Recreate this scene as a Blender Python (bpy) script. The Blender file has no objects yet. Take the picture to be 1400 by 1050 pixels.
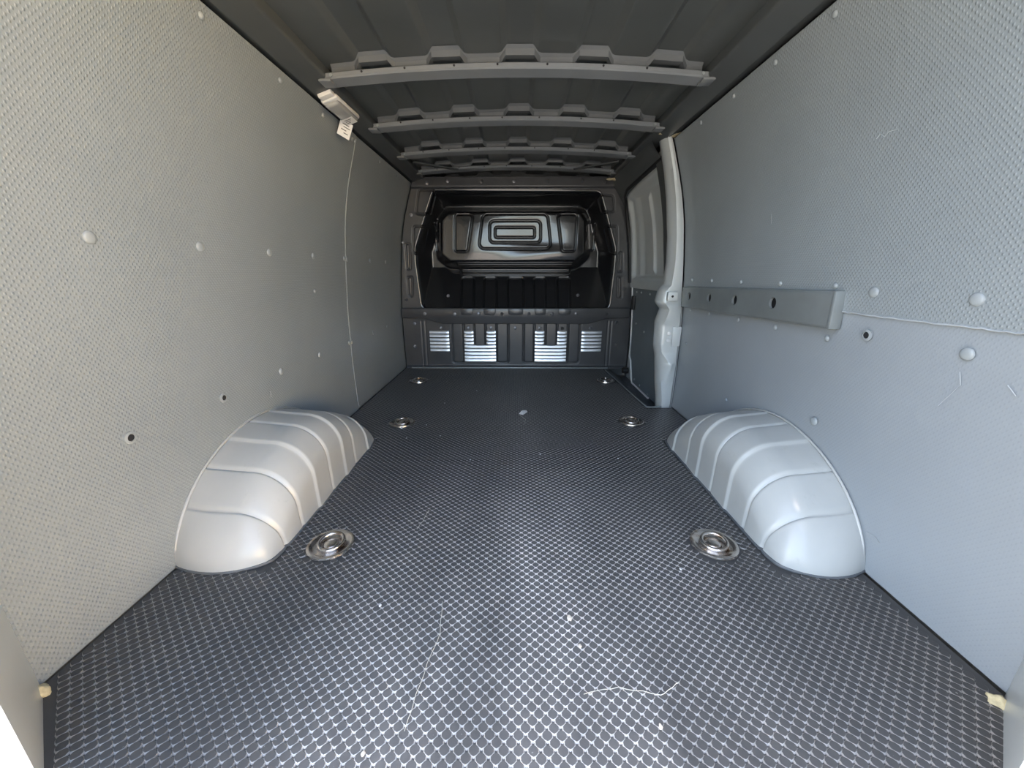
import bpy, bmesh, math, random
import numpy as np
from mathutils import Vector, Matrix
random.seed(4); rng = np.random.default_rng(7)
PI = math.pi
S = bpy.context.scene
COL = S.collection

# ------------------------------------------------------------------ camera, world, exposure
cam_d = bpy.data.cameras.new('camera'); cam = bpy.data.objects.new('camera', cam_d); COL.objects.link(cam)
cam_d.sensor_width = 36; cam_d.lens = 526 / 1400 * 36; cam_d.clip_start = 0.02; cam_d.clip_end = 500
cam.location = (0, 0, 0.70)
cam.rotation_euler = (PI / 2 - math.radians(16.118), 0, math.radians(0.523))
S.camera = cam
S.view_settings.view_transform = 'Standard'; S.view_settings.look = 'None'
S.view_settings.gamma = 1; S.view_settings.use_curve_mapping = False
S.view_settings.exposure = 3.22
W = bpy.data.worlds.new('world'); S.world = W; W.use_nodes = True
nt = W.node_tree; nt.nodes.clear()
wo = nt.nodes.new('ShaderNodeOutputWorld'); bg = nt.nodes.new('ShaderNodeBackground')
sky = nt.nodes.new('ShaderNodeTexSky'); sky.sky_type = 'NISHITA'; sky.sun_disc = True; sky.sun_size = math.radians(1.2); sky.sun_intensity = .45
sky.sun_elevation = math.radians(46); sky.sun_rotation = math.radians(-72)
sky.dust_density = 2.0; sky.air_density = 1.0; sky.ozone_density = 1.0
hs = nt.nodes.new('ShaderNodeHueSaturation'); hs.inputs['Saturation'].default_value = 0.80
nt.links.new(sky.outputs[0], hs.inputs['Color']); nt.links.new(hs.outputs[0], bg.inputs['Color'])
bg.inputs['Strength'].default_value = 0.15
nt.links.new(bg.outputs[0], wo.inputs['Surface'])

# ------------------------------------------------------------------ materials
class NB:
    def __init__(s, name):
        s.m = bpy.data.materials.new(name); s.m.use_nodes = True; s.t = s.m.node_tree
        s.b = s.t.nodes['Principled BSDF']; s.co = None
    def n(s, typ, **kw):
        x = s.t.nodes.new(typ)
        for k, v in kw.items(): setattr(x, k, v)
        return x
    def l(s, a, b): s.t.links.new(a, b)
    def coord(s):
        if s.co is None: s.co = s.n('ShaderNodeTexCoord').outputs['Object']
        return s.co
    def noise(s, scale, detail=4, rough=.55, sc=None):
        x = s.n('ShaderNodeTexNoise'); x.inputs['Scale'].default_value = scale
        x.inputs['Detail'].default_value = detail; x.inputs['Roughness'].default_value = rough
        v = s.coord()
        if sc:
            mp = s.n('ShaderNodeMapping'); mp.inputs['Scale'].default_value = sc
            s.l(v, mp.inputs['Vector']); v = mp.outputs[0]
        s.l(v, x.inputs['Vector']); return x.outputs['Fac']
    def ramp(s, fac, stops):
        r = s.n('ShaderNodeValToRGB'); e = r.color_ramp.elements
        while len(e) < len(stops): e.new(.5)
        for q, (p, c) in zip(e, stops):
            q.position = p; q.color = (*c, 1) if len(c) == 3 else c
        s.l(fac, r.inputs[0]); return r.outputs[0]
    def math(s, op, a, b=None, c=None):
        x = s.n('ShaderNodeMath', operation=op)
        for i, v in enumerate((a, b, c)):
            if v is None: continue
            if isinstance(v, (int, float)): x.inputs[i].default_value = v
            else: s.l(v, x.inputs[i])
        return x.outputs[0]
    def mix(s, fac, a, b):
        x = s.n('ShaderNodeMix', data_type='RGBA')
        if isinstance(fac, (int, float)): x.inputs[0].default_value = fac
        else: s.l(fac, x.inputs[0])
        for i, v in ((6, a), (7, b)):
            if isinstance(v, tuple): x.inputs[i].default_value = (*v, 1)
            else: s.l(v, x.inputs[i])
        return x.outputs[2]
    def set(s, **kw):
        for k, v in kw.items():
            k = k.replace('_', ' ')
            if isinstance(v, tuple): s.b.inputs[k].default_value = (*v, 1)
            elif isinstance(v, (int, float)): s.b.inputs[k].default_value = v
            else: s.l(v, s.b.inputs[k])
        return s
    def bump(s, h, strength, dist):
        b = s.n('ShaderNodeBump'); b.inputs['Strength'].default_value = strength; b.inputs['Distance'].default_value = dist
        s.l(h, b.inputs['Height']); s.l(b.outputs[0], s.b.inputs['Normal']); return s

def two(c, d): return tuple(x * d for x in c)
def plain(name, c, rough=.5, metal=0.0, var=.12, scale=6, spec=.5, bumpy=0.0):
    k = NB(name); f = k.noise(scale)
    k.set(Base_Color=k.ramp(f, [(.3, two(c, 1 - var)), (.7, two(c, 1 + var))]), Roughness=rough, Metallic=metal)
    k.b.inputs['Specular IOR Level'].default_value = spec
    if bumpy: k.bump(k.noise(scale * 12, 2), .3, bumpy)
    return k.m

def dimpled(name, c, pitch=.0118, height=.0011, rough=.42):
    """light grey plastic lining with rows of small moulded studs, scuffed"""
    k = NB(name)
    sx = k.n('ShaderNodeSeparateXYZ'); k.l(k.coord(), sx.inputs[0])
    a = k.math('MULTIPLY', sx.outputs['Y'], 2 * PI / (pitch * 1.25)); b = k.math('MULTIPLY', sx.outputs['Z'], 2 * PI / (pitch * 1.6))
    w = k.math('MULTIPLY', k.math('COSINE', a), k.math('COSINE', b))
    h = k.math('POWER', k.math('MAXIMUM', w, 0.0), 1.4)
    f = k.noise(2.2, 5); g = k.noise(60, 3)
    base = k.ramp(f, [(.3, two(c, .93)), (.7, two(c, 1.05))])
    sc = k.ramp(k.noise(9, 6, .7, (1, .25, 3)), [(.66, (0, 0, 0)), (.8, (1, 1, 1))])
    base = k.mix(k.math('MULTIPLY', sc, .25), base, two(c, 1.25))
    k.set(Base_Color=base, Roughness=k.math('ADD', k.math('MULTIPLY', g, .12), rough - .06))
    k.bump(h, .9, height)
    return k.m

M = {}
M['liner'] = dimpled('grey_dimpled_lining', (.257, .288, .299), .0078, .0009, .33)
M['liner_low'] = dimpled('grey_smoother_lining', (.285, .315, .335), .0078, .0003, .36)
M['rivet'] = plain('grey_plastic_rivet', (.30, .33, .34), .35)
M['bead'] = plain('pale_scuffed_edge', (.38, .41, .43), .5)
M['hole'] = plain('dark_hole', (.012, .013, .014), .8)
M['roof'] = plain('dark_grey_roof_paint', (.085, .094, .093), .32, 0, .12, 4)
M['railp'] = plain('dark_grey_rail_paint', (.075, .083, .084), .42, 0, .1, 3)
M['bar'] = plain('grey_bar_paint', (.21, .225, .235), .38, 0, .08, 5)
M['black'] = plain('black_gloss_paint', (.012, .0125, .014), .2, 0, .1, 5, .6)
M['black'].node_tree.nodes['Principled BSDF'].inputs['Coat Weight'].default_value = .7
M['black'].node_tree.nodes['Principled BSDF'].inputs['Coat Roughness'].default_value = .10
M['flange'] = plain('flange_shade_paint', (.125, .135, .14), .4)  # bar paint darkened, shade under the roof put into the colour
M['blackbar'] = plain('black_beam_paint', (.062, .063, .066), .27, 0, .1, 8, .6)
M['steel'] = plain('bare_steel', (.62, .63, .63), .3, .9, .06, 20)
M['boltm'] = plain('dark_bolt', (.16, .16, .17), .3, .6, .1, 30)
M['paint'] = plain('silver_grey_body_paint', (.62, .65, .64), .33, .15, .06, 3)
M['bodydark'] = plain('outer_body', (.12, .13, .13), .5)
M['railgrey'] = plain('grey_lashing_rail_metal', (.25, .275, .275), .38, .35, .12, 8)
M['door_low'] = plain('dark_grey_door_lining', (.16, .185, .20), .5, 0, .06, 6)
M['rubber'] = plain('black_rubber_seal', (.015, .015, .016), .55)
M['white'] = plain('white_plastic', (.72, .72, .70), .35, 0, .04, 5)
M['lens'] = plain('frosted_lens', (.34, .35, .345), .25, 0, .05, 30)
M['foam'] = plain('yellowed_foam', (.55, .48, .30), .85, 0, .25, 60, .3, .002)
M['paper'] = plain('white_paper', (.80, .80, .78), .8, 0, .03, 20)
M['ink'] = plain('grey_print', (.10, .10, .11), .8)
M['sill'] = plain('dark_sill_rubber', (.10, .108, .115), .5, 0, .2, 10)
M['chip'] = plain('pale_chip', (.70, .62, .50), .7, 0, .15, 200)
M['thread'] = plain('pale_thread', (.60, .57, .48), .8)
M['ground'] = plain('asphalt_ground', (.13, .13, .127), .85, 0, .2, 3)
M['warm_bounce'] = plain('sandy_bounce', (.62, .48, .27), .9, 0, .12, 2)
# wheel arch plastic with scuffs
k = NB('grey_arch_plastic'); c = (.43, .44, .42)
base = k.ramp(k.noise(5, 5), [(.3, two(c, .93)), (.7, two(c, 1.05))])
sc = k.ramp(k.noise(22, 8, .75, (1, .5, 1)), [(.6, (0, 0, 0)), (.72, (1, 1, 1))])
base = k.mix(k.math('MULTIPLY', sc, .35), base, (.30, .30, .28))
k.set(Base_Color=base, Roughness=.28); M['arch'] = k.m
# chrome of the lashing eyes, a little rusty
k = NB('worn_chrome'); sc = k.ramp(k.noise(40, 5), [(.52, (0, 0, 0)), (.68, (1, 1, 1))])
k.set(Base_Color=k.mix(sc, (.66, .62, .58), (.26, .18, .12)), Metallic=.95, Roughness=.22); M['chrome'] = k.m
# rubber mat: dark studs, pale rims, trodden dust plus a painted reflection down the middle
def matting(name, dark, dust_sheen, amount, rough):
    k = NB(name)
    pos = k.n('ShaderNodeNewGeometry').outputs['Position']; k.co = pos
    big = k.noise(2.6, 5, .6, (1, .35, 1)); fine = k.noise(26, 5, .7)
    sx = k.n('ShaderNodeSeparateXYZ'); k.l(pos, sx.inputs[0])
    lane = k.math('ABSOLUTE', k.math('ADD', sx.outputs['X'], -.03))
    lane = k.math('SUBTRACT', 1.0, k.math('MULTIPLY', lane, 1.7))
    lane = k.math('MAXIMUM', lane, 0.12)
    lane = k.math('MULTIPLY', lane, k.math('MAXIMUM', k.math('SUBTRACT', 1.75, k.math('MULTIPLY', sx.outputs['Y'], 1.15)), .22))   # dust and painted reflection both fade away from the rear sill
    d = k.ramp(big, [(.25, (0, 0, 0)), (.75, (1, 1, 1))])
    d = k.math('MULTIPLY', k.math('MULTIPLY', d, lane), k.math('ADD', fine, .35))
    d = k.math('MINIMUM', k.math('MULTIPLY', d, amount), 1.0)
    spk = k.ramp(k.noise(140, 2, .5), [(.74, (0, 0, 0)), (.78, (1, 1, 1))])
    col = k.mix(d, dark, dust_sheen)
    col = k.mix(k.math('MULTIPLY', spk, .5), col, (.45, .43, .38))
    k.set(Base_Color=col, Roughness=k.math('ADD', rough, k.math('MULTIPLY', d, .25)))
    return k.m
M['stud'] = matting('dark_rubber_studs', (.042, .0405, .039), (.20, .187, .17), 1.3, .38)
M['groove'] = matting('worn_rim_sheen', (.17, .16, .148), (.70, .655, .59), 2.3, .42)  # stud shoulders: edge wear and the skylight they catch, painted paler

M['matbase'] = matting('mat_base_rubber', (.05, .049, .048), (.20, .19, .175), 1.2, .55)

# ------------------------------------------------------------------ mesh helpers
def tag(o, label=None, cat=None, group=None, kind=None):
    if label: o['label'] = label
    if cat: o['category'] = cat
    if group: o['group'] = group
    if kind: o['kind'] = kind
    return o
def link(name, me, mat=None, parent=None, loc=None):
    o = bpy.data.objects.new(name, me); COL.objects.link(o)
    if mat is not None and me is not None and not me.materials: me.materials.append(M[mat] if isinstance(mat, str) else mat)
    if parent is not None: o.parent = parent
    if loc is not None: o.location = loc
    return o
def mesh(name, V, F, smooth=False, angle=None):
    me = bpy.data.meshes.new(name); me.from_pydata([tuple(map(float, v)) for v in V], [], [tuple(f) for f in F]); me.update()
    bm = bmesh.new(); bm.from_mesh(me); bmesh.ops.recalc_face_normals(bm, faces=bm.faces); bm.to_mesh(me); bm.free()
    if smooth:
        me.polygons.foreach_set('use_smooth', [True] * len(me.polygons))
        if angle: me.set_sharp_from_angle(angle=math.radians(angle))
    return me
def grid_mesh(name, P, smooth=True, angle=40):
    """P: array (n, m, 3) -> sheet"""
    n, m = P.shape[:2]; i = np.arange(n * m).reshape(n, m)
    F = np.stack([i[:-1, :-1], i[1:, :-1], i[1:, 1:], i[:-1, 1:]], -1).reshape(-1, 4)
    me = bpy.data.meshes.new(name); me.from_pydata(P.reshape(-1, 3).tolist(), [], F.tolist()); me.update()
    if smooth:
        me.polygons.foreach_set('use_smooth', [True] * len(me.polygons))
        if angle: me.set_sharp_from_angle(angle=math.radians(angle))
    return me
def bm_mesh(name, bm, smooth=False, angle=35):
    me = bpy.data.meshes.new(name); bmesh.ops.recalc_face_normals(bm, faces=bm.faces); bm.to_mesh(me); bm.free()
    if smooth:
        me.polygons.foreach_set('use_smooth', [True] * len(me.polygons)); me.set_sharp_from_angle(angle=math.radians(angle))
    return me
def box_me(name, x0, x1, y0, y1, z0, z1, bev=0.0, seg=2):
    bm = bmesh.new(); bmesh.ops.create_cube(bm, size=1)
    for v in bm.verts: v.co = Vector(((x0 + x1) / 2 + v.co.x * (x1 - x0), (y0 + y1) / 2 + v.co.y * (y1 - y0), (z0 + z1) / 2 + v.co.z * (z1 - z0)))
    if bev: bmesh.ops.bevel(bm, geom=bm.edges[:], offset=bev, segments=seg, affect='EDGES', profile=.5)
    return bm_mesh(name, bm, bool(bev))
def prism_me(name, poly, axis, a, b, bev=0.0, seg=2):
    """polygon of 2D points extruded along axis ('y': points are x,z; 'x': points are y,z; 'z': points are x,y)"""
    def P(p, t): return {'y': (p[0], t, p[1]), 'x': (t, p[0], p[1]), 'z': (p[0], p[1], t)}[axis]
    bm = bmesh.new(); A = [bm.verts.new(P(p, a)) for p in poly]; B = [bm.verts.new(P(p, b)) for p in poly]; n = len(poly)
    bm.faces.new(A); bm.faces.new(B[::-1])
    for i in range(n): bm.faces.new((A[i], B[i], B[(i + 1) % n], A[(i + 1) % n]))
    bmesh.ops.recalc_face_normals(bm, faces=bm.faces)
    if bev: bmesh.ops.bevel(bm, geom=bm.edges[:], offset=bev, segments=seg, affect='EDGES', profile=.5)
    return bm_mesh(name, bm, bool(bev))
def lathe_me(name, prof, seg=16, sx=1, sy=1):
    """prof: (r, z) pairs from the outside in; rotates about z"""
    V = []; F = []; n = len(prof)
    for r, z in prof:
        for s in range(seg):
            a = 2 * PI * s / seg; V.append((r * math.cos(a) * sx, r * math.sin(a) * sy, z))
    for i in range(n - 1):
        for s in range(seg):
            t = (s + 1) % seg; F.append((i * seg + s, i * seg + t, (i + 1) * seg + t, (i + 1) * seg + s))
    F.append(tuple((n - 1) * seg + s for s in range(seg)))
    return mesh(name, V, F, True, 50)
def tube_me(name, pts, r, seg=8, closed=False, smooth=True):
    pts = [Vector(p) for p in pts]; n = len(pts); V = []; F = []
    for i, p in enumerate(pts):
        q = pts[(i + 1) % n] if (closed or i < n - 1) else p; pr = pts[(i - 1) % n] if (closed or i > 0) else p
        d = (q - pr).normalized(); up = Vector((0, 0, 1)) if abs(d.z) < .95 else Vector((1, 0, 0))
        u = d.cross(up).normalized(); w = u.cross(d)
        for s in range(seg):
            a = 2 * PI * s / seg; V.append(p + u * math.cos(a) * r + w * math.sin(a) * r)
    for i in range(n if closed else n - 1):
        j = (i + 1) % n
        for s in range(seg):
            t = (s + 1) % seg; F.append((i * seg + s, i * seg + t, j * seg + t, j * seg + s))
    if not closed: F.append(tuple(range(seg))); F.append(tuple((n - 1) * seg + s for s in range(seg)))
    return mesh(name, V, F, smooth, 60)
def sstep(a, b, x):
    t = np.clip((x - a) / (b - a), 0, 1); return t * t * (3 - 2 * t)
def sdf(poly, X, Z, r=0.0):
    """signed distance to a polygon, positive inside, corners rounded by r"""
    P = np.array(poly); c = P.mean(0)
    if r:
        Q = []
        n = len(P)
        for i in range(n):   # pull every corner in by r, then offset back out
            a = P[i - 1] - P[i]; b = P[(i + 1) % n] - P[i]; a = a / np.linalg.norm(a); b = b / np.linalg.norm(b)
            s = math.sin(math.acos(np.clip(a @ b, -1, 1)) / 2); d = (a + b); d = d / (np.linalg.norm(d) + 1e-9)
            Q.append(P[i] + d * min(r / max(s, .3), r * 3))
        P = np.array(Q)
    dist = np.full(X.shape, 1e9); ins = np.zeros(X.shape, bool); n = len(P)
    for i in range(n):
        a = P[i]; b = P[(i + 1) % n]; e = b - a; wx_ = X - a[0]; wz_ = Z - a[1]
        t = np.clip((wx_ * e[0] + wz_ * e[1]) / (e @ e + 1e-12), 0, 1)
        dist = np.minimum(dist, np.hypot(wx_ - t * e[0], wz_ - t * e[1]))
        cnd = (a[1] > Z) != (b[1] > Z)
        with np.errstate(divide='ignore', invalid='ignore'):
            xi = a[0] + (Z - a[1]) / (b[1] - a[1] + 1e-12) * e[0]
        ins ^= cnd & (X < xi)
    return np.where(ins, dist, -dist) + r

# side profile of the load space: half width as a function of height (curved van side)
PZ = np.array([-.12, 0, .25, .5, .74, .94, 1.09, 1.25, 1.285, 1.45]); PX = np.array([.835, .835, .84, .835, .818, .797, .765, .715, .703, .645])
def _fit():
    zz = np.linspace(-.12, 1.45, 400); xx = np.interp(zz, PZ, PX)
    ker = np.ones(31) / 31; pad = np.pad(xx, 15, 'edge'); return zz, np.convolve(pad, ker, 'valid')
FZ, FX = _fit()
def half(z, side=-1): return np.interp(z, FZ, FX) + (0.0 if side < 0 else .010)
YR, YB = .495, 2.87          # rear end of the linings, bulkhead plane
YP = 1.985                   # rear face of the door pillar

def liner_sheet(name, side, y0, y1, z0, z1, mat, parent, off=0.0, thick=.004, nz=40, ny=24):
    zz = np.linspace(z0, z1, nz); yy = np.linspace(y0, y1, ny)
    x = (half(zz, side) + off)
    bow = lambda t: t * np.array([side, 1, 1])
    V = []; F = []
    inner = np.array([[(side * x[i], y, zz[i]) for y in yy] for i in range(nz)])
    outer = np.array([[(side * (x[i] + thick), y, zz[i]) for y in yy] for i in range(nz)])
    V = np.concatenate([inner.reshape(-1, 3), outer.reshape(-1, 3)]); N = nz * ny
    idx = np.arange(N).reshape(nz, ny)
    for i in range(nz - 1):
        for j in range(ny - 1):
            q = (idx[i, j], idx[i, j + 1], idx[i + 1, j + 1], idx[i + 1, j]); F.append(q); F.append(tuple(v + N for v in q[::-1]))
    per = [(idx[0, j], idx[0, j + 1]) for j in range(ny - 1)] + [(idx[-1, j], idx[-1, j + 1]) for j in range(ny - 1)] + \
          [(idx[i, 0], idx[i + 1, 0]) for i in range(nz - 1)] + [(idx[i, -1], idx[i + 1, -1]) for i in range(nz - 1)]
    for a, b in per: F.append((a, b, b + N, a + N))
    return link(name, mesh(name, V, F, True, 40), mat, parent)
def on_wall(o, side, y, z, off=0.0):
    """stand an object whose local +z is its outward axis on the lining at (y, z), facing into the van"""
    dz = .01; t = (half(z + dz, side) - half(z - dz, side)) / (2 * dz)
    nrm = Vector((-side, 0, t)).normalized(); nrm = Vector((-side, 0, -(-t))).normalized()
    o.location = (side * (half(z, side) - off), y, z)
    o.rotation_euler = nrm.to_track_quat('Z', 'Y').to_euler()
    return o

# ------------------------------------------------------------------ ground outside
g = link('ground', mesh('ground', [(-40, -40, -.62), (40, -40, -.62), (40, 40, -.62), (-40, 40, -.62)], [(0, 1, 2, 3)]), 'ground'); tag(g, kind='structure')

# added, unseen wall behind and to the right, bounces warm light onto the left lining
yw = link('bounce_wall', box_me('bounce_wall', 6.2, 6.5, -14, 1.5, -.62, 1.75), 'warm_bounce'); tag(yw, kind='structure')
link('bounce_coping', box_me('bounce_coping', 6.1, 6.6, -14.05, 1.55, 1.75, 1.87, .02), 'warm_bounce', yw)

# ------------------------------------------------------------------ floor: rubber mat with raised studs
X0, X1 = -.835, .845
DOORX = .70                                  # mat edge along the door step
mat_outline = [(-.79, .36), (-.68, .37), (-.80, .47), (-.833, .497), (-.835, YB), (DOORX - .03, YB), (DOORX - .03, 2.76), (DOORX, 2.15), (DOORX + .01, YP - .02), (.80, YP - .02), (.845, YP - .02), (.843, .497), (.82, .465), (.70, .37), (.60, .20), (-.60, .20)]
mat_outline = [(-.60, .30), (-.68, .37), (-.80, .47), (-.833, .497), (-.835, YB), (DOORX - .03, YB), (DOORX - .03, 2.76), (DOORX, 2.15), (DOORX + .01, YP - .02), (.845, YP - .02), (.843, .497), (.82, .465), (.72, .38), (.64, .30)]
floor = link('floor', prism_me('floor', mat_outline, 'z', -.03, 0.0), 'matbase'); tag(floor, kind='structure')
RINGS = [(-.491, .862), (.531, .873), (-.547, 1.73), (.566, 1.757), (-.648, 2.485), (.606, 2.498)]
def stud_mesh(name, px, py, h=.0034, n=10):
    """one rounded stud: flat top, sloping shoulder"""
    V = []; F = []
    for (k_, z) in ((1.0, 0.0), (.84, h * .9), (.78, h)):
        for s in range(n):
            a = 2 * PI * (s + .5) / n; ca, sa = math.cos(a), math.sin(a)
            e = 1.45; r = (abs(ca) ** e + abs(sa) ** e) ** (-1 / e)
            V.append((ca * r * px * k_, sa * r * py * k_, z))
    for i in range(2):
        for s in range(n): F.append((i * n + s, i * n + (s + 1) % n, (i + 1) * n + (s + 1) % n, (i + 1) * n + s))
    F.append(tuple(2 * n + s for s in range(n)))
    return np.array(V), F
DX, DY = .0226, .0204
sv, sf = stud_mesh('stud', DX * .462, DY * .462)
cx = []; 
ys = np.arange(.325, YB - .01, DY / 2)
for r, y in enumerate(ys):
    xs = np.arange(-.83 + (DX / 2 if r % 2 else 0), .84, DX)
    cx.append(np.stack([xs, np.full_like(xs, y)], -1))
CEN = np.concatenate(cx)
D = sdf(mat_outline, CEN[:, 0], CEN[:, 1])
keep = D > .013
for rx, ry in RINGS: keep &= np.hypot(CEN[:, 0] - rx, CEN[:, 1] - ry) > .066
for ax, side in ((.606, -1), (.645, 1)):
    keep &= ~((CEN[:, 0] * side > ax - .012) & (CEN[:, 1] > .765) & (CEN[:, 1] < 1.55))
CEN = CEN[keep]
# in view and nearest to the camera
zc = CEN[:, 1] * math.cos(math.radians(16.118)) + .7 * math.sin(math.radians(16.118))
yc = CEN[:, 1] * math.sin(math.radians(16.118)) - .7 * math.cos(math.radians(16.118))
vis = (525 - 526 * yc / zc < 1052)
vi = np.where(vis)[0]; o_ = vi[np.argsort(zc[vi] + .12 * np.abs(CEN[vi, 0]))][:300]
near = np.zeros(len(CEN), bool); near[o_] = True
sme = mesh('stud', sv, sf); sme.materials.append(M['stud'])
sme.materials.append(M['groove'])
for p in sme.polygons: p.material_index = 0 if p.index == len(sf) - 1 or p.index >= 10 else 1
for i in np.where(near)[0]: link('stud', sme, None, floor, (CEN[i, 0], CEN[i, 1], 0))
R = CEN[~near]; nv = len(sv)
V = (sv[None] + np.concatenate([R, np.zeros((len(R), 1))], 1)[:, None, :]).reshape(-1, 3)
quads = np.array(sf[:-1]); top = np.array(sf[-1])
off = (np.arange(len(R)) * nv)[:, None, None]
Q = (quads[None] + off).reshape(-1, 4); T = (top[None] + off[:, :, 0]).reshape(-1, len(top))
me = bpy.data.meshes.new('mat_studs')
me.vertices.add(len(V)); me.vertices.foreach_set('co', V.ravel())
nl = Q.size + T.size; me.loops.add(nl); me.loops.foreach_set('vertex_index', np.concatenate([Q.ravel(), T.ravel()]))
npoly = len(Q) + len(T); me.polygons.add(npoly)
ls = np.concatenate([np.arange(len(Q)) * 4, Q.size + np.arange(len(T)) * T.shape[1]])
me.polygons.foreach_set('loop_start', ls)
me.materials.append(M['stud']); me.materials.append(M['groove'])
low = np.tile((np.arange(len(quads)) < 10).astype(int), len(R))
me.polygons.foreach_set('material_index', np.concatenate([low, np.zeros(len(T), int)]))
me.update(calc_edges=True); me.validate(); me.polygons.foreach_set('use_smooth', [False] * npoly); me.update()
tag(link('mat_studs', me, None, floor), kind='stuff')

# door step beside the mat
sill = link('door_step', prism_me('door_step', [(DOORX - .035, -.008), (DOORX + .02, -.012), (.80, -.062), (.86, -.066), (.86, -.10), (DOORX - .035, -.10)], 'y', YP + .0, YB, .003), 'sill'); tag(sill, 'dark step strip sunk beside the mat under the side door', 'door step')
link('edge_strip', tube_me('edge_strip', [(DOORX - .028, 2.80, .002), (DOORX - .026, 2.74, .002), (DOORX + .002, 2.14, .002), (DOORX + .012, YP - .012, .002), (.79, YP - .012, .002)], .004), 'railgrey', sill)
for y in (2.70, 2.45, 2.30, 2.10):
    o = link('screw', lathe_me('screw', [(.009, 0), (.009, .003), (.006, .005)], 10), 'boltm', sill, (.745, y, -.03)); o.rotation_euler = (0, math.radians(30), 0)

# ------------------------------------------------------------------ walls
wl = liner_sheet('wall_left', -1, YR - .02, 3.05, -.12, 1.45, 'bodydark', None, .035, .01, 40, 4); tag(wl, kind='structure')
wr = liner_sheet('wall_right', 1, YR - .02, 3.05, -.12, 1.45, 'bodydark', None, .045, .01, 40, 4); tag(wr, kind='structure')
liner_sheet('panel', -1, YR, 1.926, .002, 1.282, 'liner', wl)
liner_sheet('panel', -1, 1.931, YB - .004, .002, 1.282, 'liner', wl, off=.004)
liner_sheet('panel', 1, YR, YP - .004, .604, 1.282, 'liner', wr)
liner_sheet('panel', 1, YR, YP - .004, .002, .614, 'liner_low', wr, off=.0045)
tag(link('wall_front', box_me('wall_front', -.92, .92, 3.06, 3.08, -.14, 1.48), 'bodydark'), kind='structure')
link('floor_pan', box_me('floor_pan', -.92, .92, .30, 3.06, -.13, -.105), 'bodydark', floor)
# joint cover strip on the left wall
zz = np.linspace(.01, 1.27, 24)
link('joint_strip', tube_me('joint_strip', [(-(half(z) - .001), 1.929, z) for z in zz], .0025, 6), 'rivet', wl)
link('joint_bead', tube_me('joint_bead', [(half(.604, 1) - .0005 + random.uniform(-.0006, .0006), y, .6035 + random.uniform(-.0012, .0012)) for y in np.arange(YR + .01, 1.03, .012)], .0022, 6), 'bead', wr)
def scratch(side, pts, parent, r=.0007):
    link('scratch', tube_me('scratch', [(side * (half(z, side) - .0004), y, z) for y, z in pts], r, 5), 'bead', parent)
scratch(1, [(.975, .985), (.965, .992), (.955, .983), (.945, .990), (.925, .988)], wr, .0011); scratch(1, [(.715, .52), (.708, .495), (.722, .47), (.735, .445)], wr)
scratch(1, [(.60, .59), (.602, .565)], wr); scratch(1, [(.64, .515), (.625, .50)], wr, .0008); scratch(1, [(1.33, .85), (1.332, .88)], wr, .0006)
scratch(1, [(.80, .10), (.78, .104), (.765, .098)], wr, .0008); scratch(-1, [(1.25, .29), (1.252, .31)], wl, .0008)
riv = lathe_me('rivet', [(.0125, 0), (.0122, .002), (.009, .004), (.0045, .005)], 14); riv.materials.append(M['rivet'])
riv_s = lathe_me('rivet_small', [(.008, 0), (.008, .002), (.005, .005)], 12); riv_s.materials.append(M['rivet'])
ringme = lathe_me('eyelet', [(.0135, 0), (.0135, .003), (.0085, .0045), (.0075, -.002)], 16); ringme.materials.append(M['rivet'])
for i_ in (0,): pass
def eyelet(side, y, z, parent):
    o = on_wall(link('eyelet', ringme, None, parent), side, y, z)
    h = lathe_me('hole', [(.008, .0), (.0075, .0036)], 14); on_wall(link('hole', h, 'hole', o), side, y, z); c_ = o.children[0]
    c_.location = (0, 0, .0); c_.rotation_euler = (0, 0, 0)
for y in (.777, 1.045, 1.336, 1.623, 1.915, 1.943, 2.25, 2.52): on_wall(link('rivet', riv, None, wl), -1, y, .765)
for y in (1.326, 1.608, 1.915, 1.943, 2.25, 2.51): on_wall(link('rivet', riv, None, wl), -1, y, .362)
for y in (.763, 1.041): eyelet(-1, y, .356, wl)
for y in (.78, 1.059, 1.362, 1.629, 1.895, 1.925, 2.247, 2.55): on_wall(link('rivet', riv_s, None, wl), -1, y, 1.258)
for y, z in ((1.617, .628), (1.934, .02)): on_wall(link('rivet', riv_s, None, wl), -1, y, z)
for y, z in ((.927, .657), (.718, .654), (.711, .555), (1.029, .295)): on_wall(link('rivet', riv, None, wr), 1, y, z)
eyelet(1, .923, .557, wr)
for y in (1.041, 1.259, 1.479, 1.699, 1.889): on_wall(link('rivet', riv_s, None, wr), 1, y, .668)
for y in (1.041, 1.256, 1.472, 1.70, 1.888): on_wall(link('rivet', riv_s, None, wr), 1, y, .530)
for y, z in ((1.478, .208), (1.90, .36), (.85, 1.262), (1.074, 1.262), (1.282, 1.262), (1.494, 1.262), (1.727, 1.262)): on_wall(link('rivet', riv_s, None, wr), 1, y, z)

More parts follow.
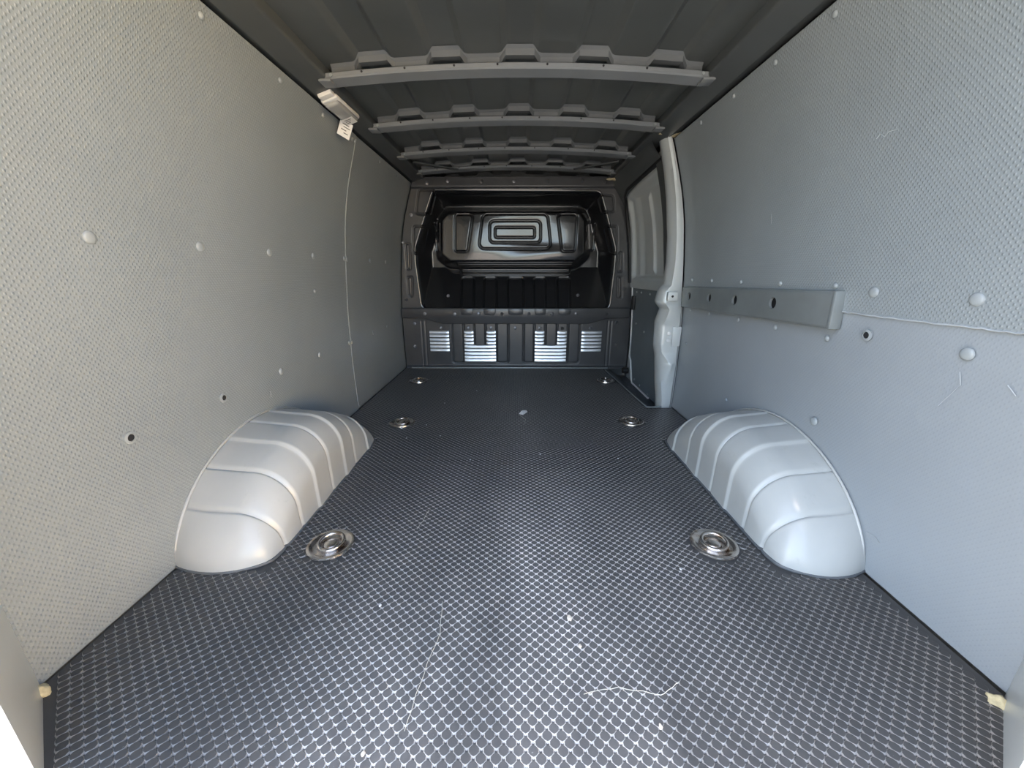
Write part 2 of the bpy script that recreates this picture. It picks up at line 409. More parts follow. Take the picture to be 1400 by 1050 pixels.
# ------------------------------------------------------------------ rear door pillars at the opening
for side, nm in ((-1, 'trim_1'), (1, 'trim_2')):
    pl = [(.837, YR + .002), (.80, .47), (.685, .375), (.672, .362), (.682, .345), (.70, .335), (.93, .335), (.93, YR + .002)]
    zz = np.linspace(-.06, 1.40, 30); V = []; F = []
    for z in zz:
        dx = half(max(z, 0), side) - .835
        for x, y in pl: V.append((side * (x + dx), y, z))
    n = len(pl)
    for i in range(len(zz) - 1):
        for j in range(n):
            F.append((i * n + j, i * n + (j + 1) % n, (i + 1) * n + (j + 1) % n, (i + 1) * n + j))
    F.append(tuple(range(n))); F.append(tuple((len(zz) - 1) * n + j for j in range(n)))
    t = link(nm, mesh(nm, V, F, True, 25), 'paint'); tag(t, kind='structure')
    bm = bmesh.new(); bmesh.ops.create_icosphere(bm, subdivisions=3, radius=.012)
    for v in bm.verts:
        f_ = 1 + .35 * math.sin(v.co.x * 310 + v.co.z * 190) * math.cos(v.co.y * 270); v.co *= f_; v.co.x *= 1.2; v.co.z *= .7
    s = link('sealant_blob', bm_mesh('sealant_blob', bm, True, 80), 'foam', t, (side * .818, .482, .006))

# ------------------------------------------------------------------ roof: ribbed skin, side rails, cross bars
RIBX = (-.46, -.225, .012, .248, .485)
def crown(x): return 1.378 - .030 * (x / .62) ** 2
xs = np.unique(np.concatenate([np.linspace(-.74, .74, 60)] + [np.array([c_ - .062, c_ - .058, c_ - .04, c_ - .036, c_ + .036, c_ + .04, c_ + .058, c_ + .062]) for c_ in RIBX]))
ysr = np.linspace(YR - .05, 3.06, 30)
zr = crown(xs) + sum(.016 * (sstep(-.062, -.036, xs - c_) - sstep(.036, .062, xs - c_)) for c_ in RIBX)
P = np.array([[(x, y, z) for x, z in zip(xs, zr)] for y in ysr])
ceil = link('ceiling', grid_mesh('ceiling', P, True, 20), 'roof'); tag(ceil, kind='structure')
link('roof_outer_skin', box_me('roof_outer_skin', -.76, .76, YR - .05, 3.06, 1.462, 1.475), 'bodydark', ceil)
for side in (-1, 1):
    poly = [(side * a, b) for a, b in ((.703, 1.292), (.690, 1.287), (.622, 1.308), (.618, 1.314), (.632, 1.40), (.735, 1.44), (.735, 1.30))]
    r = link('roof_rail', prism_me('roof_rail', poly, 'y', YR - .03, YB + .05, .003), 'railp')
    tag(r, 'dark grey roof rail above the left wall with the lamp on it' if side < 0 else 'dark grey roof rail above the right wall and side door', 'rail', 'long rails under the roof edges')
def cross_bar(y, zlow, hgt, half_w, label, bumps=True, mat='bar'):
    root = bpy.data.objects.new('roof_cross_bar', None); COL.objects.link(root); root.location = (0, y, zlow)
    tag(root, label, 'roof bar', 'bars across the van roof')
    xs_ = np.linspace(-half_w, half_w, 41); rise = .028 * (1 - (xs_ / half_w) ** 2)
    prof = [(.0, .0), (-.004, .004), (-.004, hgt - .003), (0, hgt), (.05, hgt), (.055, hgt - .01), (.055, .0), (.05, -.004)]
    V = []; F = []; n = len(prof)
    for x, rz in zip(xs_, rise):
        for a, b in prof: V.append((x, a, b + rz))
    for i in range(len(xs_) - 1):
        for j in range(n): F.append((i * n + j, i * n + (j + 1) % n, (i + 1) * n + (j + 1) % n, (i + 1) * n + j))
    F.append(tuple(range(n))); F.append(tuple((len(xs_) - 1) * n + j for j in range(n)))
    link('bar', mesh('bar', V, F, True, 30), mat, root)
    # scalloped flange between bar and roof skin
    if bumps:
        zt = lambda x: crown(x) - zlow
        rz = lambda x: .028 * (1 - (x / half_w) ** 2)
        pts = [(-half_w + .02, 0)]
        for c_ in RIBX: pts += [(c_ - .066, 0), (c_ - .046, 1), (c_ + .046, 1), (c_ + .066, 0)]
        pts += [(half_w - .02, 0)]
        pts = [p for p in pts if abs(p[0]) <= half_w]
        V = []; F = []
        for x, b in pts:
            z0 = hgt + rz(x) + (.016 if b else -.004); z1 = zt(x) + (.014 if b else -.001)
            yb = -.006 if b else .012
            V += [(x, yb, z0), (x, yb - .002, z1 - .008), (x, yb - .010, z1), (x, yb + .03, z0 + .002)]
        for i in range(len(pts) - 1):
            for j in range(2): F.append((4 * i + j, 4 * i + 4 + j, 4 * i + 5 + j, 4 * i + 1 + j))
            F.append((4 * i, 4 * i + 4, 4 * i + 7, 4 * i + 3))
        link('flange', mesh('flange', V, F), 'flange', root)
    for s_ in (-1, 1):
        link('end_bracket', box_me('end_bracket', s_ * half_w - .02, s_ * half_w + .02, -.010, .04, -.008, .0, .002), mat, root)
        link('rivet', tube_me('rivet', [(s_ * (half_w - .022), -.009, hgt * .55), (s_ * (half_w - .022), .0, hgt * .55)], .005), 'rivet', root)
    for x in (-.50, -.36, -.2, -.06, .1, .28, .42):
        link('bar_hole', tube_me('bar_hole', [(x, -.0052, hgt * .6 + .028 * (1 - (x / half_w) ** 2)), (x, -.001, hgt * .6 + .028 * (1 - (x / half_w) ** 2))], .0035, 8), 'hole', root)
    return root
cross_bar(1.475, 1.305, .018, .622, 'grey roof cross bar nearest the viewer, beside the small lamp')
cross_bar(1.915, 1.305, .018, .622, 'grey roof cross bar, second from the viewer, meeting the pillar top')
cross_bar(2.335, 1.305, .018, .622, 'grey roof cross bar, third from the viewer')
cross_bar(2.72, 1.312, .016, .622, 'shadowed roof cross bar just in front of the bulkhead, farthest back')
for side in (-1, 1):   # diagonal gussets at the front corners
    g_ = link('corner_brace', prism_me('corner_brace', [(side * .60, 2.52), (side * .615, 2.55), (side * .40, 2.70), (side * .36, 2.70)], 'z', 1.322, 1.330, .001), 'railp')
    tag(g_, 'dark diagonal brace at the %s front corner of the roof' % ('left' if side < 0 else 'right'), 'brace', 'roof corner braces')

# ------------------------------------------------------------------ bulkhead (pressed black steel partition)
bulk = bpy.data.objects.new('bulkhead', None); COL.objects.link(bulk); bulk.location = (0, YB, 0)
tag(bulk, 'black pressed steel bulkhead closing off the cab, with louvred lower panel', 'bulkhead')
REC = [(-.567, 1.244), (.576, 1.236), (.644, 1.045), (.706, .861), (.707, .752), (.692, .44), (-.694, .44), (-.718, .753), (-.718, .862), (-.641, 1.06)]
BUMP = [(-.536, 1.06), (-.484, 1.117), (.459, 1.116), (.497, 1.058), (.509, .834), (.434, .766), (-.479, .766), (-.548, .821)]
nzb, nxb = 330, 420
zz = np.linspace(.0, 1.318, nzb); fr = np.linspace(-1, 1, nxb)
X = np.zeros((nzb, nxb)); Z = np.repeat(zz[:, None], nxb, 1)
for i, z in enumerate(zz):
    a = half(z, -1) - .003; b = half(z, 1) - .003; X[i] = np.where(fr < 0, fr * a, fr * b)
dep = np.zeros_like(X)
sr = sdf(REC, X, Z, .05)
ramp = np.clip((Z - .44) / .30, 0, 1)
ceilr = np.clip((1.245 - Z) / .12, 0, 1)
dep += .15 * np.minimum(np.minimum(sstep(0, .10, sr), ramp), sstep(0, 1, ceilr))
sb = sdf(BUMP, X, Z, .03)
dep -= .095 * sstep(-.05, .025, sb)
LEDGE = [(-.436, .765), (.42, .765), (.394, .697), (-.395, .697)]
sl = sdf(LEDGE, X, Z, .01)
dep -= .045 * sstep(-.012, .012, sl)
dep -= .012 * np.exp(-((X - .2) / .25) ** 2 - ((Z - .83) / .05) ** 2)       # dents and waviness of the pressing
dep += .006 * np.sin(X * 9 + 1) * sstep(.0, .08, sb) * np.cos(Z * 7)
def pad(poly, r, raise_=.006, groove=.010, gw=.009):
    global dep
    s = sdf(poly, X, Z, r)
    dep = dep - raise_ * sstep(-.002, .006, s) + groove * np.exp(-((s + .002) / (gw * .6)) ** 2)
for poly, r in (([(-.426, 1.093), (-.304, 1.093), (-.347, .848), (-.437, .848)], .02), ([(.297, 1.092), (.43, 1.092), (.423, .85), (.333, .85)], .02),
                ([(-.231, 1.095), (.222, 1.095), (.252, .868), (-.265, .868)], .035), ([(-.182, 1.051), (.173, 1.051), (.176, .909), (-.184, .909)], .03),
                ([(-.143, 1.007), (.131, 1.007), (.133, .944), (-.144, .944)], .012),
                ([(-.588, 1.053), (-.54, 1.053), (-.551, .848), (-.585, .848)], .012), ([(.525, 1.052), (.574, 1.052), (.571, .861), (.543, .861)], .012),
                ([(-.659, 1.238), (-.55, 1.24), (-.60, 1.092), (-.687, 1.092)], .016), ([(-.711, 1.008), (-.625, 1.008), (-.68, .835), (-.724, .835)], .012),
                ([(-.775, .895), (-.748, .895), (-.756, .725), (-.775, .725)], .006), ([(-.778, .669), (-.746, .669), (-.756, .527), (-.778, .556)], .006),
                ([(.565, 1.21), (.66, 1.20), (.674, 1.103), (.60, 1.103)], .016), ([(.626, 1.009), (.699, 1.009), (.715, .834), (.68, .834)], .012),
                ([(.727, .834), (.748, .834), (.760, .711), (.735, .711)], .006), ([(.735, .669), (.757, .669), (.768, .528), (.746, .528)], .006)):
    pad(poly, r)
for a, b in ((-.399, -.311), (-.231, -.143), (-.055, .055), (.138, .22), (.311, .399)): pad([(a, .662), (b, .662), (b, .38), (a, .38)], .016, .012)
for a, b, z0 in ((-.473, -.391, .043), (-.307, -.226, .168), (-.14, -.056, .043), (.063, .139, .043), (.225, .309, .168), (.395, .478, .043)):
    pad([(a, .40), (b, .40), (b, z0), (a, z0)], .016, .008, .009)
for x in (-.70, -.672, .685, .71):                                            # vertical seams of the lower panel
    dep += np.where(Z < .36, .004, 0) * np.exp(-((X - x) / .004) ** 2)
dep -= .02 * sstep(.022, .004, Z)                                             # foot flange turned out over the floor
dep -= .012 * sstep(1.245, 1.262, Z)
P = np.stack([X, dep, Z], -1)
sheet = grid_mesh('pressed_sheet', P, True, None)
fi = ((Z < .345) | (sr < -.004))[:-1, :-1].astype(int).ravel()          # the outer frame and foot panel get a lighter satin material than the gloss black pressing
sheet.materials.append(M['black']); sheet.materials.append(M['blackbar']); sheet.polygons.foreach_set('material_index', fi)
link('pressed_sheet', sheet, None, bulk)
BEAM = [(-.834, .454), (.83, .456), (.83, .385), (.66, .379), (.528, .340), (-.536, .339), (-.669, .378), (-.834, .383)]
beam = link('cross_beam', prism_me('cross_beam', BEAM, 'y', -.045, -.004, .008, 3), 'blackbar', bulk)
for a, b in ((-.399, -.311), (-.231, -.143), (-.055, .055), (.138, .22), (.311, .399)):
    n_ = 8; pts = [(a, .452)] + [((a + b) / 2 - (b - a) / 2 * math.cos(PI * t / n_) * (1 if 0 < t < n_ else 1), .425 - .022 * math.sin(PI * t / n_) ** .6) for t in range(n_ + 1)] + [(b, .452)]
    link('rib_end', prism_me('rib_end', pts, 'y', -.054, -.040, .003), 'blackbar', beam)
bolt = lathe_me('bolt', [(.0135, 0), (.0135, .004), (.010, .005), (.009, .011), (.005, .012)], 6); bolt.materials.append(M['boltm'])
def put_bolt(x, z, y, parent=bulk):
    o = link('bolt', bolt, None, parent, (x, y, z)); o.rotation_euler = (PI / 2, 0, random.random())
for x, z in ((-.599, 1.281), (-.459, 1.293), (-.23, 1.289), (-.012, 1.292), (.212, 1.292), (.443, 1.292), (.593, 1.285)): put_bolt(x, z, -.012)
for x, z in ((-.66, .414), (-.443, .411), (-.267, .414), (-.10, .414), (.097, .414), (.265, .414), (.44, .415), (.658, .414)): put_bolt(x, z, -.045, beam)
for x, z in ((-.553, .303), (-.349, .303), (-.184, .304), (-.003, .304), (.181, .304), (.347, .304), (.557, .304), (-.752, .336), (-.759, .165), (.749, .345), (.75, .179), (-.723, 1.085), (-.79, .905), (-.80, .513), (.785, .59), (.785, .90), (-.50, .535), (.46, .54)):
    put_bolt(x, z, .002 if z < .45 or abs(x) > .65 else .05)
def louver(x0, x1, z):
    h = .0225; n_ = 10; V = []; F = []
    for i in range(n_ + 1):
        t = i / n_; x = x0 + (x1 - x0) * t; e = min(1, (min(t, 1 - t) * (x1 - x0)) / .012) ** .5
        V += [(x, -.001, z + h / 2), (x, -.003 - .001 * e, z + h * .22), (x, -.003 - .0035 * e, z - h * .28), (x, -.002 - .0035 * e, z - h * .36), (x, .004, z - h * .30)]
    for i in range(n_):
        for j in range(4): F.append((5 * i + j, 5 * i + 5 + j, 5 * i + 6 + j, 5 * i + 1 + j))
    return V, F
ROWS = [.272, .245, .219, .192, .165, .138, .112, .085, .060]
def slats(x0, x1, rows):
    V, F = louver(0, x1 - x0, 0); m_ = mesh('louver', V, F, True, 30); m_.materials.append(M['steel'])
    for z in rows: link('louver', m_, None, bulk, (x0, -.004, z))
slats(-.643, -.498, ROWS[:7:1][:6]); slats(.494, .643, ROWS[:6])
for o_ in (-.384, .146):
    slats(o_, o_ + .069, ROWS[:4]); slats(o_ + .167, o_ + .236, ROWS[:4]); slats(o_, o_ + .236, ROWS[4:])
link('foot_strip', box_me('foot_strip', -.79, .70, -.034, -.018, .001, .012, .003), 'railgrey', bulk)

# ------------------------------------------------------------------ wheel arches
def wheel_arch(side, xin, label):
    Yc, a, b = 1.16, .378, .252
    root = bpy.data.objects.new('wheel_arch', None); COL.objects.link(root); root.location = (side * .72, Yc, 0)
    tag(root, label, 'wheel arch', 'wheel arches')
    ph = np.linspace(.02, PI - .02, 260); Y = -np.cos(ph) * a
    zt = b * (1 - np.abs(Y / a) ** 1.9) ** .55
    lines = [(.847, 'g'), (.934, 'g'), (1.028, 's'), (1.125, 'g'), (1.222, 's'), (1.31, 'g'), (1.43, 's')]
    nS = 46; P = np.zeros((len(Y), nS, 3))
    for i, (y, z) in enumerate(zip(Y, zt)):
        o = 0.0; yy = y + Yc; lvl = 0
        for yl, kd in lines:
            if kd == 'g': o -= .005 * math.exp(-((yy - yl) / .004) ** 2)
            else: o += .0055 * (1 / (1 + math.exp(-max(-40, min(40, (yy - yl) / .0016))))) * math.exp(-max(0, yy - yl) / .05)
        edge = min(1.0, z / b)
        r = min(.115, z * .85); taper = .014 * max(0, 1 - z / .16) ** 1.5 if y < 0 else .014 * max(0, 1 - z / .16) ** 1.5
        xi = xin - 0 + taper - o; zz_ = z + o
        xw = .842 if side < 0 else .852
        pts = []
        for t in np.linspace(0, 1, 14): pts.append((xw + (xi + r - xw) * t, zz_ - .012 * t * edge))
        zf = zz_ - .012 * edge
        for t in np.linspace(0, PI / 2, 21)[1:]: pts.append((xi + r - r * math.sin(t), zf - r + r * math.cos(t)))
        for t in np.linspace(0, 1, nS - len(pts) + 1)[1:]: pts.append((xi - .004 * t, (zf - r) * (1 - t)))
        w_ = max(0, -y / a) ** 5
        for j, (x, z_) in enumerate(pts):
            f_ = min(1, max(0, (xw - x) / (xw - xin)))
            P[i, j] = (side * x, yy + w_ * (-.026 * math.sin(PI * min(1, f_ * 1.05)) ** .8 + .020 * f_ ** 6), max(z_, 0))
    me = grid_mesh('shell', P - np.array([side * .72, Yc, 0]), True, 55)
    link('shell', me, 'arch', root)
    # lip round the foot and along the wall
    pw = [(side * (half(max(z, .0), side) - .001) - side * .72, y, z + .004) for y, z in zip(Y[4:-4:6], zt[4:-4:6])]
    link('wall_lip', tube_me('wall_lip', pw, .0035, 6), 'arch', root)
    base = [(P[i, -1, 0] - side * .72 , P[i, -1, 1] - Yc, .004) for i in range(0, len(Y), 6)]
    front = [(P[0, j, 0] - side * .72, P[0, j, 1] - Yc, .004) for j in range(0, nS, 3)]
    link('floor_lip', tube_me('floor_lip', front + base, .004, 6), 'sill', root)
    return root
wheel_arch(-1, .606, 'pale grey ribbed wheel arch cover against the left wall')
wheel_arch(1, .645, 'pale grey ribbed wheel arch cover against the right wall')

# ------------------------------------------------------------------ lashing eyes in the floor
cup = lathe_me('cup', [(.060, .0002), (.059, .0055), (.055, .0068), (.051, .0060), (.046, .0025), (.040, .0008), (.012, .0008)], 32); cup.materials.append(M['chrome'])
boss = lathe_me('boss', [(.020, .000), (.019, .004), (.014, .007), (.006, .0075)], 20); boss.materials.append(M['chrome'])
ringp = [(.031 * math.cos(t), .031 * math.sin(t), 0.0075 + .0035 * math.sin(t)) for t in np.linspace(0, 2 * PI, 25)[:-1]]
rme = tube_me('ring', ringp, .0052, 8, True); rme.materials.append(M['chrome'])
names = ['chrome lashing eye in the floor beside the left wheel arch near end', 'chrome lashing eye in the floor beside the right wheel arch near end',
         'chrome lashing eye in the floor beyond the left wheel arch', 'chrome lashing eye in the floor between the right arch and the pillar foot',
         'small far lashing eye at the left foot of the bulkhead', 'small far lashing eye at the foot of the bulkhead by the side door step']
for (x, y), lb in zip(RINGS, names):
    e = bpy.data.objects.new('lashing_eye', None); COL.objects.link(e); e.location = (x, y, .0015); e.rotation_euler = (0, 0, random.uniform(-.6, .6))
    tag(e, lb, 'lashing eye', 'lashing eyes in the floor')
    link('cup', cup, None, e, (0, 0, .001)); link('boss', boss, None, e, (0, 0, .002)); o = link('ring', rme, None, e, (0, .004, .001)); 
# the cups sit in round cut-outs of the mat: lower the floor there
bm = bmesh.new(); bm.from_mesh(floor.data)
bm.free()

# ------------------------------------------------------------------ lashing rail on the right wall
rail = bpy.data.objects.new('lashing_rail', None); COL.objects.link(rail); rail.location = (.828, 1.47, .597)
tag(rail, 'grey metal lashing rail with oval holes on the right wall', 'lashing rail'); rail.rotation_euler = (math.radians(-1.3), 0, 0)
L2 = .455; hh = .047; xf = -.015
holes = [1.248 - 1.47, 1.468 - 1.47, 1.662 - 1.47, 1.855 - 1.47]
def plate(name):
    V = []; F = []
    def v(y, z, x=xf): V.append((x, y, z)); return len(V) - 1
    cuts = [-L2] + [c for h in holes for c in (h - .03, h + .03)] + [L2]
    for i in range(0, len(cuts), 2):
        q = [v(cuts[i], -hh + .006), v(cuts[i + 1], -hh + .006), v(cuts[i + 1], hh - .006), v(cuts[i], hh - .006)]; F.append(q)
    N_ = 24
    for h in holes:
        inn = []; out = []; back = []
        for s in range(N_):
            a = 2 * PI * s / N_; c_, s_ = math.cos(a), math.sin(a)
            inn.append(v(h + .017 * c_, .006 + .018 * s_)); back.append(v(h + .017 * c_, .006 + .018 * s_, xf + .008))
            m_ = max(abs(c_) / .03, abs(s_) / (hh - .006)); out.append(v(h + c_ / m_, s_ / m_))
        for s in range(N_):
            t = (s + 1) % N_; F.append((out[s], out[t], inn[t], inn[s])); F.append((inn[s], inn[t], back[t], back[s]))
        # square corners
        for cy, cz in ((-.03, -1), (.03, -1), (-.03, 1), (.03, 1)):
            k0 = v(h + cy, cz * (hh - .006)); nb = sorted(range(N_), key=lambda s: (V[out[s]][1] - h - cy) ** 2 + (V[out[s]][2] - cz * (hh - .006)) ** 2)[:2]
            F.append((k0, out[nb[0]], out[nb[1]]))
    return mesh(name, V, F)
link('face_plate', plate('face_plate'), 'railgrey', rail)
for s_ in (-1, 1):
    link('edge_fold', prism_me('edge_fold', [(xf, s_ * (hh - .006)), (xf + .003, s_ * hh), (.012, s_ * (hh + .004)), (.012, s_ * (hh - .004)), (xf + .006, s_ * (hh - .008))], 'y', -L2, L2), 'railgrey', rail)
link('back_plate', box_me('back_plate', .0, .008, -L2 + .004, L2 - .004, -hh + .006, hh - .006), 'hole', rail)
link('end_cap', box_me('end_cap', xf - .002, .014, -L2 - .010, -L2 + .002, -hh - .002, hh + .002, .004), 'railgrey', rail)
link('end_cap', box_me('end_cap', xf - .001, .014, L2 - .002, L2 + .008, -hh, hh, .003), 'railgrey', rail)

# ------------------------------------------------------------------ side door and its pillar
door = bpy.data.objects.new('door_1', None); COL.objects.link(door); door.location = (.83, 2.45, 0); tag(door, 'silver grey sliding side door with a pressed metal blank in place of glass', kind='structure')
dl = Vector(door.location)
yy = np.linspace(2.0, YB - .006, 150); zz = np.linspace(.60, 1.27, 130)
YY, ZZ = np.meshgrid(yy, zz)
WIN = [(2.10, .665), (2.835, .655), (2.79, 1.165), (2.72, 1.185), (2.10, 1.21)]
sw = sdf(WIN, YY, ZZ, .035)
off = .045 * sstep(-.004, .03, sw)
for y0, y1 in ((2.475, 2.49), (2.245, 2.25)):
    yl = y0 + (y1 - y0) * (ZZ - .7) / .45
    off -= .016 * np.exp(-((YY - yl) / .011) ** 2) * sstep(.68, .72, ZZ) * sstep(1.165, 1.12, ZZ)
off -= .02 * sstep(2.66, 2.74, YY) * sstep(0, .03, sw)
XX = half(ZZ, 1) - .012 + off
link('upper_blank', grid_mesh('upper_blank', np.stack([XX, YY, ZZ], -1) - np.array(dl), True, 40), 'paint', door)
pth = [(float(half(z, 1)) - .016, y, z) for y, z in ((2.08, .64), (2.85, .632), (2.858, .70), (2.86, .90), (2.835, 1.10), (2.80, 1.19), (2.72, 1.215), (2.10, 1.235))]
link('seal', tube_me('seal', [Vector(p) - dl for p in pth[1:]], .013, 8), 'rubber', door)
def side_sheet(name, poly, o, mat, thick=.004):
    V = []; n = len(poly)
    for t in (0, thick):
        for y, z in poly: V.append(Vector((half(z, 1) + o + t, y, z)) - dl)
    F = [tuple(range(n)), tuple(range(2 * n - 1, n - 1, -1))] + [(i, (i + 1) % n, n + (i + 1) % n, n + i) for i in range(n)]
    return link(name, mesh(name, V, F), mat, door)
zs_ = np.linspace(.62, 1.235, 24)
link('frame_strip', grid_mesh('frame_strip', np.array([[(half(z, 1) - .016 - .012 * b_, y, z) for y, b_ in ((2.02, 0), (2.06, 1), (2.17 + .02 * math.sin((z - .62) * 5), 1), (2.195 + .02 * math.sin((z - .62) * 5), 0), (2.20 + .02 * math.sin((z - .62) * 5), -2))] for z in zs_]) - np.array(dl), True, 40), 'railp', door)
lowp = [(2.01, -.055), (2.69, -.055), (2.72, .0), (2.745, .02), (2.79, .07), (2.80, .15), (2.83, .60)]
zl = np.linspace(.60, -.05, 14)
side_sheet('lower_backing', [(2.0, -.09), (2.86, -.09), (2.86, .0), (2.86, .2), (2.86, .4), (2.86, .61), (2.0, .61), (2.0, .4), (2.0, .2), (2.0, 0)], .006, 'paint')
side_sheet('lower_lining', [(2.01, -.055), (2.67, -.055), (2.71, .02), (2.765, .09), (2.775, .2), (2.79, .4), (2.805, .595), (2.01, .60), (2.01, .4), (2.01, .2), (2.01, 0)], -.006, 'door_low')
for y, z in ((2.72, .575), (2.62, .575), (2.45, .575), (2.70, .36), (2.52, .33), (2.62, -.02), (2.50, -.03), (2.33, -.035)):
    o = on_wall(link('rivet', riv_s, None, door), 1, y, z, .007); o.location -= dl
link('edge_trim', tube_me('edge_trim', [Vector((half(z, 1) - .010, y, z)) - dl for y, z in ((2.31, -.058), (2.665, -.058), (2.712, .03), (2.735, .085), (2.782, .115), (2.788, .2), (2.800, .4), (2.815, .60))], .006, 6), 'white', door)
link('latch_recess', box_me('latch_recess', -.012 + .0, .004, .285, .335, .45, .545, .003), 'rubber', door)
link('lower_roller', tube_me('lower_roller', [(-.03, .345, .0), (.01, .345, .0)], .022, 10), 'rubber', door)

pil = bpy.data.objects.new('door_pillar', None); COL.objects.link(pil); pil.location = (.80, YP, 0)
tag(pil, 'silver painted steel pillar between the side door and the right lining', 'pillar')
plc = np.array(pil.location)
LZ = np.array([-.03, .05, .12, .27, .33, .456, .50, .522, .545, .56, .612, .625, .64, .75, .869, 1.037, 1.163, 1.24, 1.30])
LX = np.array([.789, .783, .772, .757, .743, .738, .750, .757, .735, .727, .737, .745, .762, .768, .761, .738, .713, .692, .675])
zz = np.linspace(-.06, 1.305, 180)
lx = np.interp(zz, LZ, LX); rx = half(zz, 1) - .004
# ridge of the face: how far it stands out towards the rear, and where
KZ = np.array([-.06, .12, .24, .28, .30, .44, .47, .54, .56, .615, .635, .66, .9, 1.3]); KY = np.array([.0, .004, .030, .012, .006, .006, .022, .028, .010, .008, .012, .012, .010, .008])
ky = np.interp(zz, KZ, KY)
KF = np.interp(zz, [-.06, .05, .24, .30, .5, .64, .8, 1.3], [.5, .35, .55, .2, .25, .25, .35, .4])
P = np.zeros((len(zz), 12, 3))
for i, z in enumerate(zz):
    l, r_ = lx[i], rx[i]; m_ = l + (r_ - l) * KF[i]; d = ky[i]
    sect = [(l + .05, YP + .115), (l + .012, YP + .10), (l - .004 if z > .62 else l - .002, YP + .075), (l - .003 if z > .62 else l - .002, YP + .05), (l + .002, YP + .02), (l + .010, YP + .002), (m_ - .006, YP - d + .002), (m_ + .006, YP - d), (r_ - .012, YP - d * .35 - .002), (r_ - .003, YP - d * .2 - .001), (r_ + .002, YP + .006), (r_ + .012, YP + .05)]
    P[i] = [(x, y, z) for x, y in sect]
link('column', grid_mesh('column', P - plc, True, 38), 'paint', pil)
for z in (.40, .365):
    o = link('bolt', lathe_me('pillar_bolt', [(.011, 0), (.011, .003), (.007, .006), (.003, .007)], 12), 'white', pil, Vector((.790, YP - .006, z)) - Vector(plc)); o.rotation_euler = (PI / 2, 0, 0)
link('striker_plate', box_me('striker_plate', .805 - .80, .848 - .80, -.014, -.004, .335, .435, .003), 'paint', pil)
link('upper_plate', box_me('upper_plate', .752 - .80, .80 - .80, -.036, -.010, .565, .61, .004), 'paint', pil)
o = link('plate_hole', lathe_me('plate_hole', [(.006, 0), (.005, .0015)], 10), 'hole', pil, (-.026, -.0365, .588)); o.rotation_euler = (PI / 2, 0, 0)
# door frame header between pillar and bulkhead
zh = np.linspace(1.195, 1.315, 10); hp = []
V = []; F = []
yh = [2.07, 2.09, 2.12, 2.3, 2.5, 2.7, 2.78, 2.86]; zb = [1.17, 1.205, 1.222, 1.215, 1.205, 1.19, 1.175, 1.12]
for y, z0 in zip(yh, zb):
    for t in np.linspace(0, 1, 7):
        z = z0 + (1.318 - z0) * t; V.append((half(z, 1) - .020 - .045 * math.sin(PI * min(1, t * 1.1) * .5) ** 2 + 0, y, z))
for i in range(len(yh) - 1):
    for j in range(6): F.append((7 * i + j, 7 * i + 7 + j, 7 * i + 8 + j, 7 * i + 1 + j))
link('door_header', mesh('door_header', np.array(V) - np.array(dl), F, True, 50), 'railp', door)
# expanding foam squeezed out at the pillar head
bm = bmesh.new(); bmesh.ops.create_icosphere(bm, subdivisions=4, radius=1)
for v in bm.verts:
    x, y, z = v.co; f_ = 1 + .18 * math.sin(x * 9 + 1) * math.cos(y * 7) + .1 * math.sin(z * 13 + x * 5)
    v.co = Vector((x * .052, y * .035, z * .010)) * f_ + Vector((0, 0, -.006 * x))
link('foam_bead', bm_mesh('foam_bead', bm, True, 80), 'foam', pil, Vector((.690, YP - .005, 1.302)) - Vector(plc))
bm = bmesh.new(); bmesh.ops.create_icosphere(bm, subdivisions=3, radius=1)
for v in bm.verts: v.co = Vector((v.co.x * .05, v.co.y * .012, v.co.z * .008 * (1 + .3 * math.sin(v.co.x * 8))))
link('foam_bead', bm_mesh('foam_bead', bm, True, 80), 'foam', door, Vector((.64, 2.80, 1.29)) - dl)

# ------------------------------------------------------------------ interior lamp with a paper tag
lamp = bpy.data.objects.new('interior_lamp', None); COL.objects.link(lamp); lamp.location = (-.656, 1.66, 1.296)
lamp.rotation_euler = (0, math.radians(-17), math.radians(-2)); tag(lamp, 'small white interior lamp on the left roof rail', 'lamp')
link('housing', box_me('housing', -.032, .032, -.098, .098, -.018, .0, .009, 3), 'white', lamp)
lens = link('lens', box_me('lens', -.027, .027, -.085, .085, -.030, -.014, .010, 3), 'lens', lamp)
link('connector', box_me('connector', -.026, .026, -.122, -.092, -.012, .012, .005, 2), 'white', lamp)
lab = link('sticker', box_me('sticker', -.022, .020, .028, .080, -.0312, -.0302), 'paper', lamp)
for i in range(3): link('print_line', box_me('print_line', -.016, .010 - .006 * i, .038 + .012 * i, .042 + .012 * i, -.0316, -.0312), 'ink', lab)
tg = bpy.data.objects.new('paper_tag', None); COL.objects.link(tg); tg.location = (-.676, 1.735, 1.246)
tg.rotation_euler = (math.radians(8), math.radians(20), math.radians(42)); tag(tg, 'white printed paper tag hanging from the interior lamp', 'tag')
link('sheet', box_me('sheet', -.024, .024, -.0006, .0006, -.030, .028), 'paper', tg)
for i, (a, b, z) in enumerate(((-.014, .012, .015), (-.008, .017, .006), (-.014, .006, -.005), (-.002, .015, -.015))): link('print_line', box_me('print_line', a, b, -.0012, -.0006, z - .0015, z + .0015), 'ink', tg)

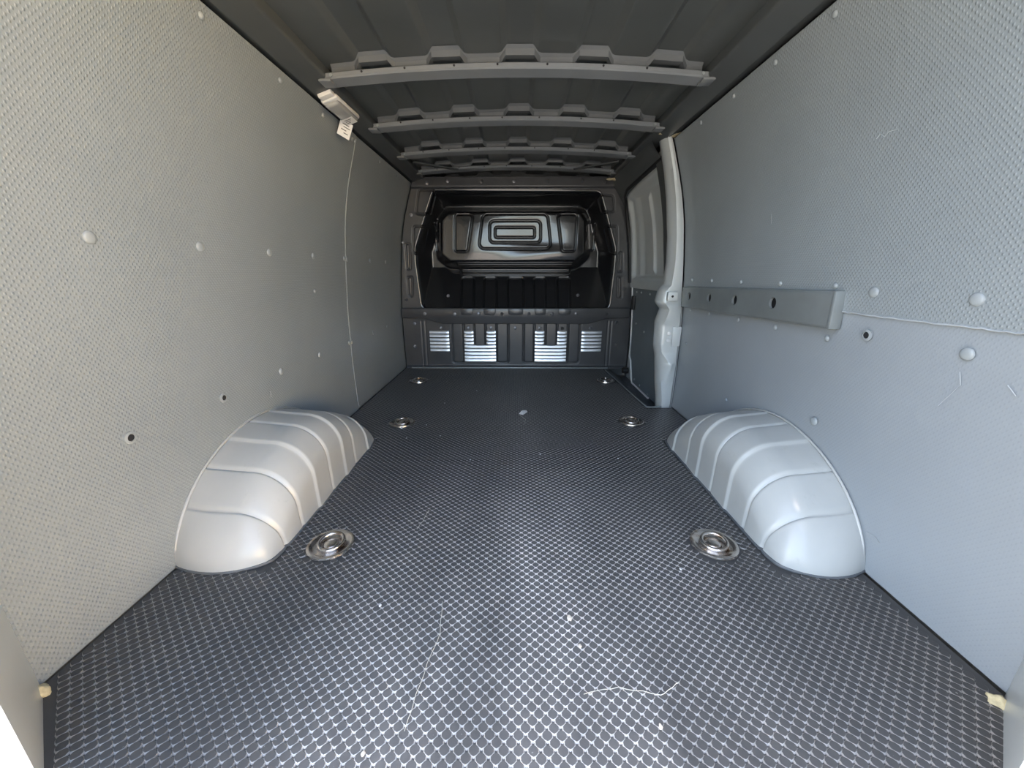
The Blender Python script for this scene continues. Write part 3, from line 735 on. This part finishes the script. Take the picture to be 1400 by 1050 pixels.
# ------------------------------------------------------------------ litter on the mat
def scrap(name, pts, z, mat, label, cat):
    V = [(x, y, z + dz) for x, y, dz in pts]; n = len(V); V += [(x, y, w - .0012) for x, y, w in V]
    F = [tuple(range(n)), tuple(range(2 * n - 1, n - 1, -1))] + [(i, (i + 1) % n, n + (i + 1) % n, n + i) for i in range(n)]
    return tag(link(name, mesh(name, V, F), mat), label, cat)
scrap('paper_scrap', [(.018, 1.855, .001), (.040, 1.835, .004), (.062, 1.86, .010), (.058, 1.90, .004), (.034, 1.875, .012)], .004, 'paper', 'torn white paper scrap on the mat beyond the wheel arches', 'paper scrap')
def crumb(x, y, s, mat, label):
    bm = bmesh.new(); bmesh.ops.create_icosphere(bm, subdivisions=2, radius=s)
    for v in bm.verts: v.co = Vector((v.co.x * random.uniform(.6, 1.1), v.co.y * random.uniform(.7, 1.6), v.co.z * .4))
    tag(link('crumb', bm_mesh('crumb', bm), mat, None, (x, y, .0034 + s * .3)), label, 'crumb', 'crumbs on the mat')
crumb(.115, .639, .006, 'chip', 'pale pinkish chip lying on the near middle of the mat')
crumb(.126, .577, .004, 'chip', 'yellowish crumb just in front of the pale chip on the mat')
crumb(.233, .44, .0035, 'chip', 'pale crumb at the near edge of the mat right of the middle')
crumb(-.228, .40, .0035, 'chip', 'pale crumb at the near edge of the mat left of the middle')
crumb(-.53, 1.66, .005, 'paper', 'white speck beside the left far lashing eye')
crumb(.10, 1.40, .004, 'paper', 'white speck on the mat between the two wheel arches')
for (x_, y_), lb_ in zip([(-0.423, 1.703), (-0.333, 1.576), (-0.476, 1.551), (-0.174, 1.349), (0.402, 1.366), (-0.237, 2.258), (-0.393, 2.023), (0.81, 0.948), (0.405, 0.782), (-0.293, 0.668)], ['tiny white speck right beside the far left lashing eye', 'pale speck a step nearer than the far left lashing eye', 'white speck between the left wheel arch tip and the far left lashing eye', 'white speck on the mat left of the middle, level with the arch tips', 'white speck beside the far tip of the right wheel arch', 'pale speck on the far mat near the bulkhead, left of the middle', 'pale speck on the far mat between paper scrap and left lashing eyes', 'white speck just in front of the right near lashing eye', 'white speck in front and left of the right near lashing eye', 'white speck in front of the left near lashing eye']): crumb(x_, y_, .0032, 'paper', lb_)
def thread(pts, label, r=.0006):
    P_ = [Vector((x, y, .0045)) for x, y in pts]; Q = []
    for i in range(len(P_) - 1):
        for t in np.linspace(0, 1, 6)[:-1]: Q.append(P_[i].lerp(P_[i + 1], t) + Vector((random.uniform(-.002, .002), random.uniform(-.002, .002), 0)))
    Q.append(P_[-1]); tag(link('thread', tube_me('thread', Q, r, 5), 'thread'), label, 'thread', 'threads on the mat')
thread([(-.175, .43), (-.168, .50), (-.150, .60), (-.16, .68)], 'long pale thread lying on the mat left of the middle')
thread([(.02, 1.84), (.05, 1.78), (.045, 1.72)], 'fine curly thread below the paper scrap')
thread([(-.275, .93), (-.262, 1.02)], 'short pale thread on the mat near the left lashing eye')
thread([(.12, .49), (.18, .50), (.25, .488), (.29, .51)], 'pale thread lying crosswise near the right front of the mat')
